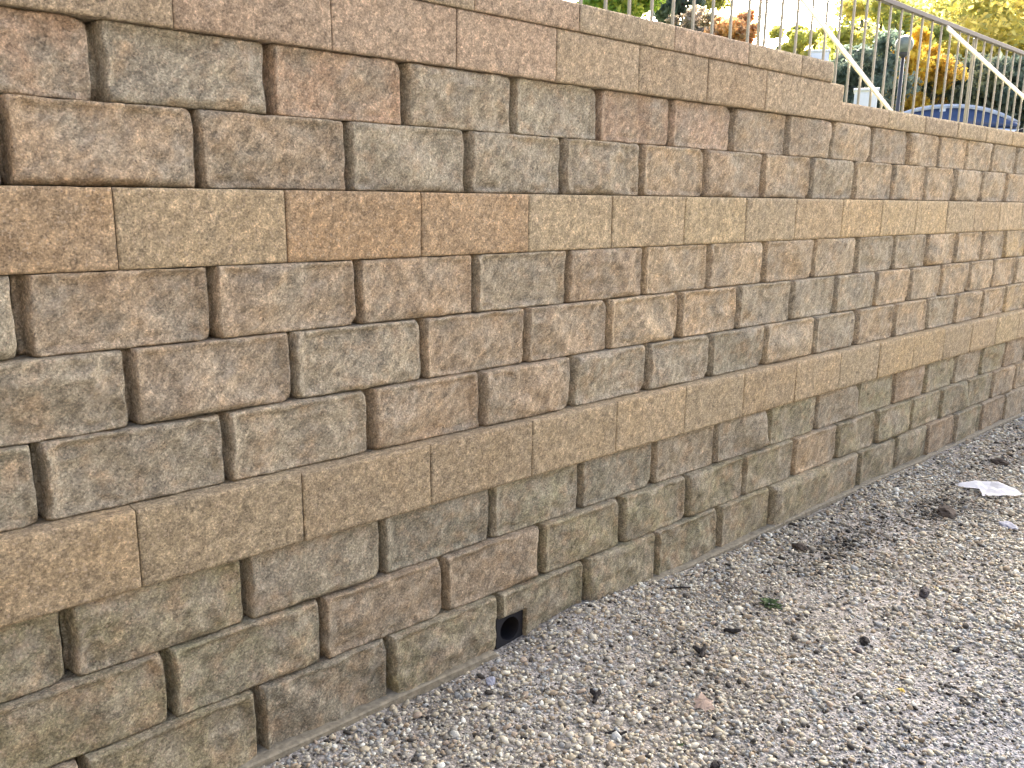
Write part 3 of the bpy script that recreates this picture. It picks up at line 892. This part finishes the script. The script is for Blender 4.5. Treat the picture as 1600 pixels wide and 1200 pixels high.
tree('green_bush', 1352, 130, 58, 46, 17.5, DKG, 'dark green bush between the wall step and the golden shrub', 'bush', .08, 5200, False, 9)
tree('green_bush', 1490, 142, 62, 46, 20, GRG, 'grey-green bush behind the left of the car roof', 'bush', .09, 5200, False, 11)
tree('green_bush', 1580, 150, 62, 50, 20, DKG, 'dark green bush behind the right of the car roof', 'bush', .09, 5000, False, 13)
tree('yellow_shrub', 1245, 72, 42, 28, 30, YGR, 'low distant yellow-green shrub under the white sky gap', 'shrub', .13, 2400, False, 15)
tree('lime_tree', 965, -25, 62, 62, 19, LIM, 'bright lime green tree above the cap at left', 'tree', .10, 7000, True, 17)
tree('dark_tree', 1060, -30, 42, 68, 21, DKG, 'dark green tree between the lime tree and the orange bush', 'tree', .10, 5000, True, 19)
tree('yellow_tree', 1105, -28, 34, 42, 22, YGR, 'small yellow-green tree above the russet shrub', 'tree', .10, 2800, True, 21)
tree('russet_shrub', 1085, 52, 40, 34, 18, RUS, 'brownish grey shrub just left of the orange bush', 'shrub', .08, 2600, False, 23)
tree('orange_bush', 1146, 58, 36, 34, 17, ORG, 'orange autumn bush above the wall cap', 'bush', .08, 3000, False, 25)
tree('sparse_tree', 1352, 0, 46, 46, 34, GRG, 'pale sparse tree top far behind the first brace', 'tree', .12, 900, True, 27)
tree('yellow_tree', 1455, 78, 90, 72, 40, YGR, 'pale yellow-green tree far behind the golden shrub', 'tree', .17, 5500, True, 33)
tree('yellow_tree', 1590, 95, 90, 70, 42, YEL, 'pale yellow tree far behind the dark green bush at right', 'tree', .17, 5500, True, 35)
tree('yellow_tree', 1330, 95, 60, 48, 38, YGR, 'low yellow-green tree far behind the first brace', 'tree', .16, 3500, True, 37)
tree('yellow_tree', 1690, 70, 110, 110, 30, YEL, 'yellow tree cut off by the right edge of the view', 'tree', .14, 5000, True, 29)
tree('green_bush', 1652, 150, 70, 52, 21, GRG, 'grey-green bush cut off by the right edge of the view', 'bush', .10, 3500, False, 31)

# ------------------------------------------------------------------ garden lamp with a globe
c = at_d(1413, 70, 14.0)
zg = float(upper_z(np.array([c[0]]), np.array([c[1]]))[0])
lamp = empty('lamp_post', (c[0], c[1], zg))
tag(lamp, 'garden lamp post with a grey-green frosted globe behind the fence', 'lamp')
bm = bmesh.new(); bm_tube(bm, [(0, 0, -.1), (0, 0, .25), (0, 0, c[2] - zg - .16)], [.05, .032, .026], 10); bm_obj('post', bm, M['dark_post'], lamp, True)
bm = bmesh.new(); bm_tube(bm, [(0, 0, c[2] - zg - .17), (0, 0, c[2] - zg - .13), (0, 0, c[2] - zg - .09)], [.03, .07, .06], 14); bm_obj('collar', bm, M['dark_post'], lamp, True)
bm = bmesh.new(); bmesh.ops.create_uvsphere(bm, u_segments=20, v_segments=14, radius=.125)
for v in bm.verts: v.co.z += c[2] - zg
bm_obj('globe', bm, M['globe'], lamp, True)

# ------------------------------------------------------------------ utility cabinets
def cabinet(pl, pr, pt, D, label):
    a, b = at_d(pl, pt, D), at_d(pr, pt, D)
    w = float(np.linalg.norm((b - a)[:2])); mid = (a + b) / 2
    zg = float(upper_z(np.array([mid[0]]), np.array([mid[1]]))[0]); h = mid[2] - zg
    root = empty('utility_cabinet', (mid[0], mid[1], zg))
    root.rotation_euler = (0, 0, math.atan2(b[1] - a[1], b[0] - a[0]))
    bm = bmesh.new(); bm_box(bm, (-w / 2, -.14, -.05), (w / 2, .14, h - .03), .008); bm_obj('body', bm, M['white_box'], root)
    bm = bmesh.new(); bm_box(bm, (-w / 2 - .015, -.17, h - .031), (w / 2 + .015, .16, h), .008); bm_obj('lid', bm, M['white_box'], root)
    bm = bmesh.new(); bm_box(bm, (-w / 2 + .03, -.152, .08), (w / 2 - .03, -.141, h - .07), .003); dd_ = bm_obj('door', bm, M['white_box'], root)
    bm = bmesh.new(); bm_box(bm, (w / 2 - .07, -.172, h * .5), (w / 2 - .05, -.153, h * .5 + .10), .003); bm_obj('handle', bm, M['metal'], dd_)
    return tag(root, label, 'cabinet')
cabinet(1336, 1372, 140, 12.0, 'white enamel utility cabinet beside the foot of the first brace')
cabinet(1266, 1296, 80, 17.0, 'pale utility cabinet just showing above the end of the upper cap')

# ------------------------------------------------------------------ parked car, side-on, only its roof above the wall
cc = at_d(1497, 172, 15.0)
zg = float(upper_z(np.array([cc[0]]), np.array([cc[1]]))[0])
car = empty('parked_car', (cc[0], cc[1], zg))
tag(car, 'pale blue-white car with dark blue windows, its roof arching above the wall cap', 'car')
vd = (cc - CAM)[:2]; car.rotation_euler = (0, 0, math.atan2(-vd[0], vd[1]) )
TOP = cc[2] - zg + .045
s = TOP / 1.50
def loft(name, stations, mat, parent, smooth=True):
    bm = bmesh.new(); rings = []
    for x, pts in stations:
        rings.append([bm.verts.new((x, y, z)) for y, z in pts])
    n = len(rings[0])
    for a, b in zip(rings, rings[1:]):
        for i in range(n): bm.faces.new((a[i], a[(i + 1) % n], b[(i + 1) % n], b[i]))
    bm.faces.new(rings[0][::-1]); bm.faces.new(rings[-1])
    return bm_obj(name, bm, mat, parent, smooth)
def section(hw, z0, z1, tum=0.0, r=.25):
    pts = []
    n = 24
    for i in range(n):
        t = 2 * math.pi * i / n
        cy, cz = math.cos(t), math.sin(t)
        e = .45
        yy = math.copysign(abs(cy) ** e, cy) * hw; zz = math.copysign(abs(cz) ** e, cz)
        z = z0 + (z1 - z0) * (zz + 1) / 2
        pts.append((yy * (1 - tum * (zz + 1) / 2), z))
    return pts
body_st = [(-2.20, .60, .35, .72), (-2.12, .80, .25, .90), (-1.75, .88, .20, .98), (-1.0, .90, .18, 1.0), (0, .90, .18, 1.0), (.9, .90, .18, .98), (1.5, .88, .20, .90), (2.0, .82, .25, .80), (2.2, .62, .35, .66)]
loft('body', [(x * s, section(w, a * s, b * s)) for x, w, a, b in body_st], M['car_paint'], car)
xs_ = np.linspace(-1.72, 1.20, 25)
def roof_z(x):
    t = (x + .22) / 1.55
    return 1.50 - .50 * abs(t) ** 2.3
loft('windows', [(x * s, section(.80, .93 * s, max(roof_z(x) - .012, .95) * s, .22)) for x in np.linspace(-1.70, 1.18, 25)], M['glass'], car)
# roof shell and the rails that frame the windows
bm = bmesh.new(); rows = []
for x in xs_:
    hw = .80 * (1 - .22) + .02; zt = roof_z(x)
    rows.append([bm.verts.new((x * s, y * hw, (zt + .012 - .035 * abs(y) ** 3 - lo) * s)) for y, lo in ((-1.06, .085), (-1.03, .0), (-.5, 0), (0, 0), (.5, 0), (1.03, 0), (1.06, .085))])
for a, b in zip(rows, rows[1:]):
    for i in range(6): bm.faces.new((a[i], a[i + 1], b[i + 1], b[i]))
bmesh.ops.solidify(bm, geom=bm.faces[:], thickness=.03)
bm_obj('roof', bm, M['car_paint'], car, True)
for sgn in (-1, 1):
    for x in (-.30,):
        bm = bmesh.new(); bm_box(bm, (x * s - .04, -.012, .97 * s), (x * s + .04, .012, (roof_z(x) - .02) * s), .004)
        o = bm_obj('pillar', bm, M['car_paint'], car); o.location.y = sgn * .745; o.rotation_euler.x = sgn * .10
for x in (-1.35, 1.35):
    for sgn in (-1, 1):
        bm = bmesh.new(); R0 = .31
        rr_ = [(R0 * .62, -.09), (R0 * .95, -.10), (R0, -.06), (R0, .06), (R0 * .95, .10), (R0 * .62, .09)]
        n = 24; rg_ = [[bm.verts.new((math.cos(2 * math.pi * i / n) * r_, y_, math.sin(2 * math.pi * i / n) * r_)) for i in range(n)] for r_, y_ in rr_]
        for a, b in zip(rg_, rg_[1:] + rg_[:1]):
            for i in range(n): bm.faces.new((a[i], a[(i + 1) % n], b[(i + 1) % n], b[i]))
        wh = empty('wheel', (x * s, sgn * .80, R0)); wh.parent = car
        bm_obj('tyre', bm, M['tyre'], wh, True)
        bm = bmesh.new()
        bmesh.ops.create_cone(bm, cap_ends=True, segments=24, radius1=R0 * .63, radius2=R0 * .58, depth=.14, matrix=Matrix.Rotation(math.pi / 2, 4, 'X'))
        bm_obj('rim', bm, M['metal'], wh)
for sgn in (-1, 1):
    for x, nm, mt in ((2.09, 'headlight', 'lens'), (-2.13, 'tail_light', 'red_lens')):
        bm = bmesh.new(); bm_box(bm, (x * s - .05, sgn * .62 - .14, .62 * s), (x * s + .05, sgn * .62 + .14, .74 * s), .02)
        bm_obj(nm, bm, M[mt], car)
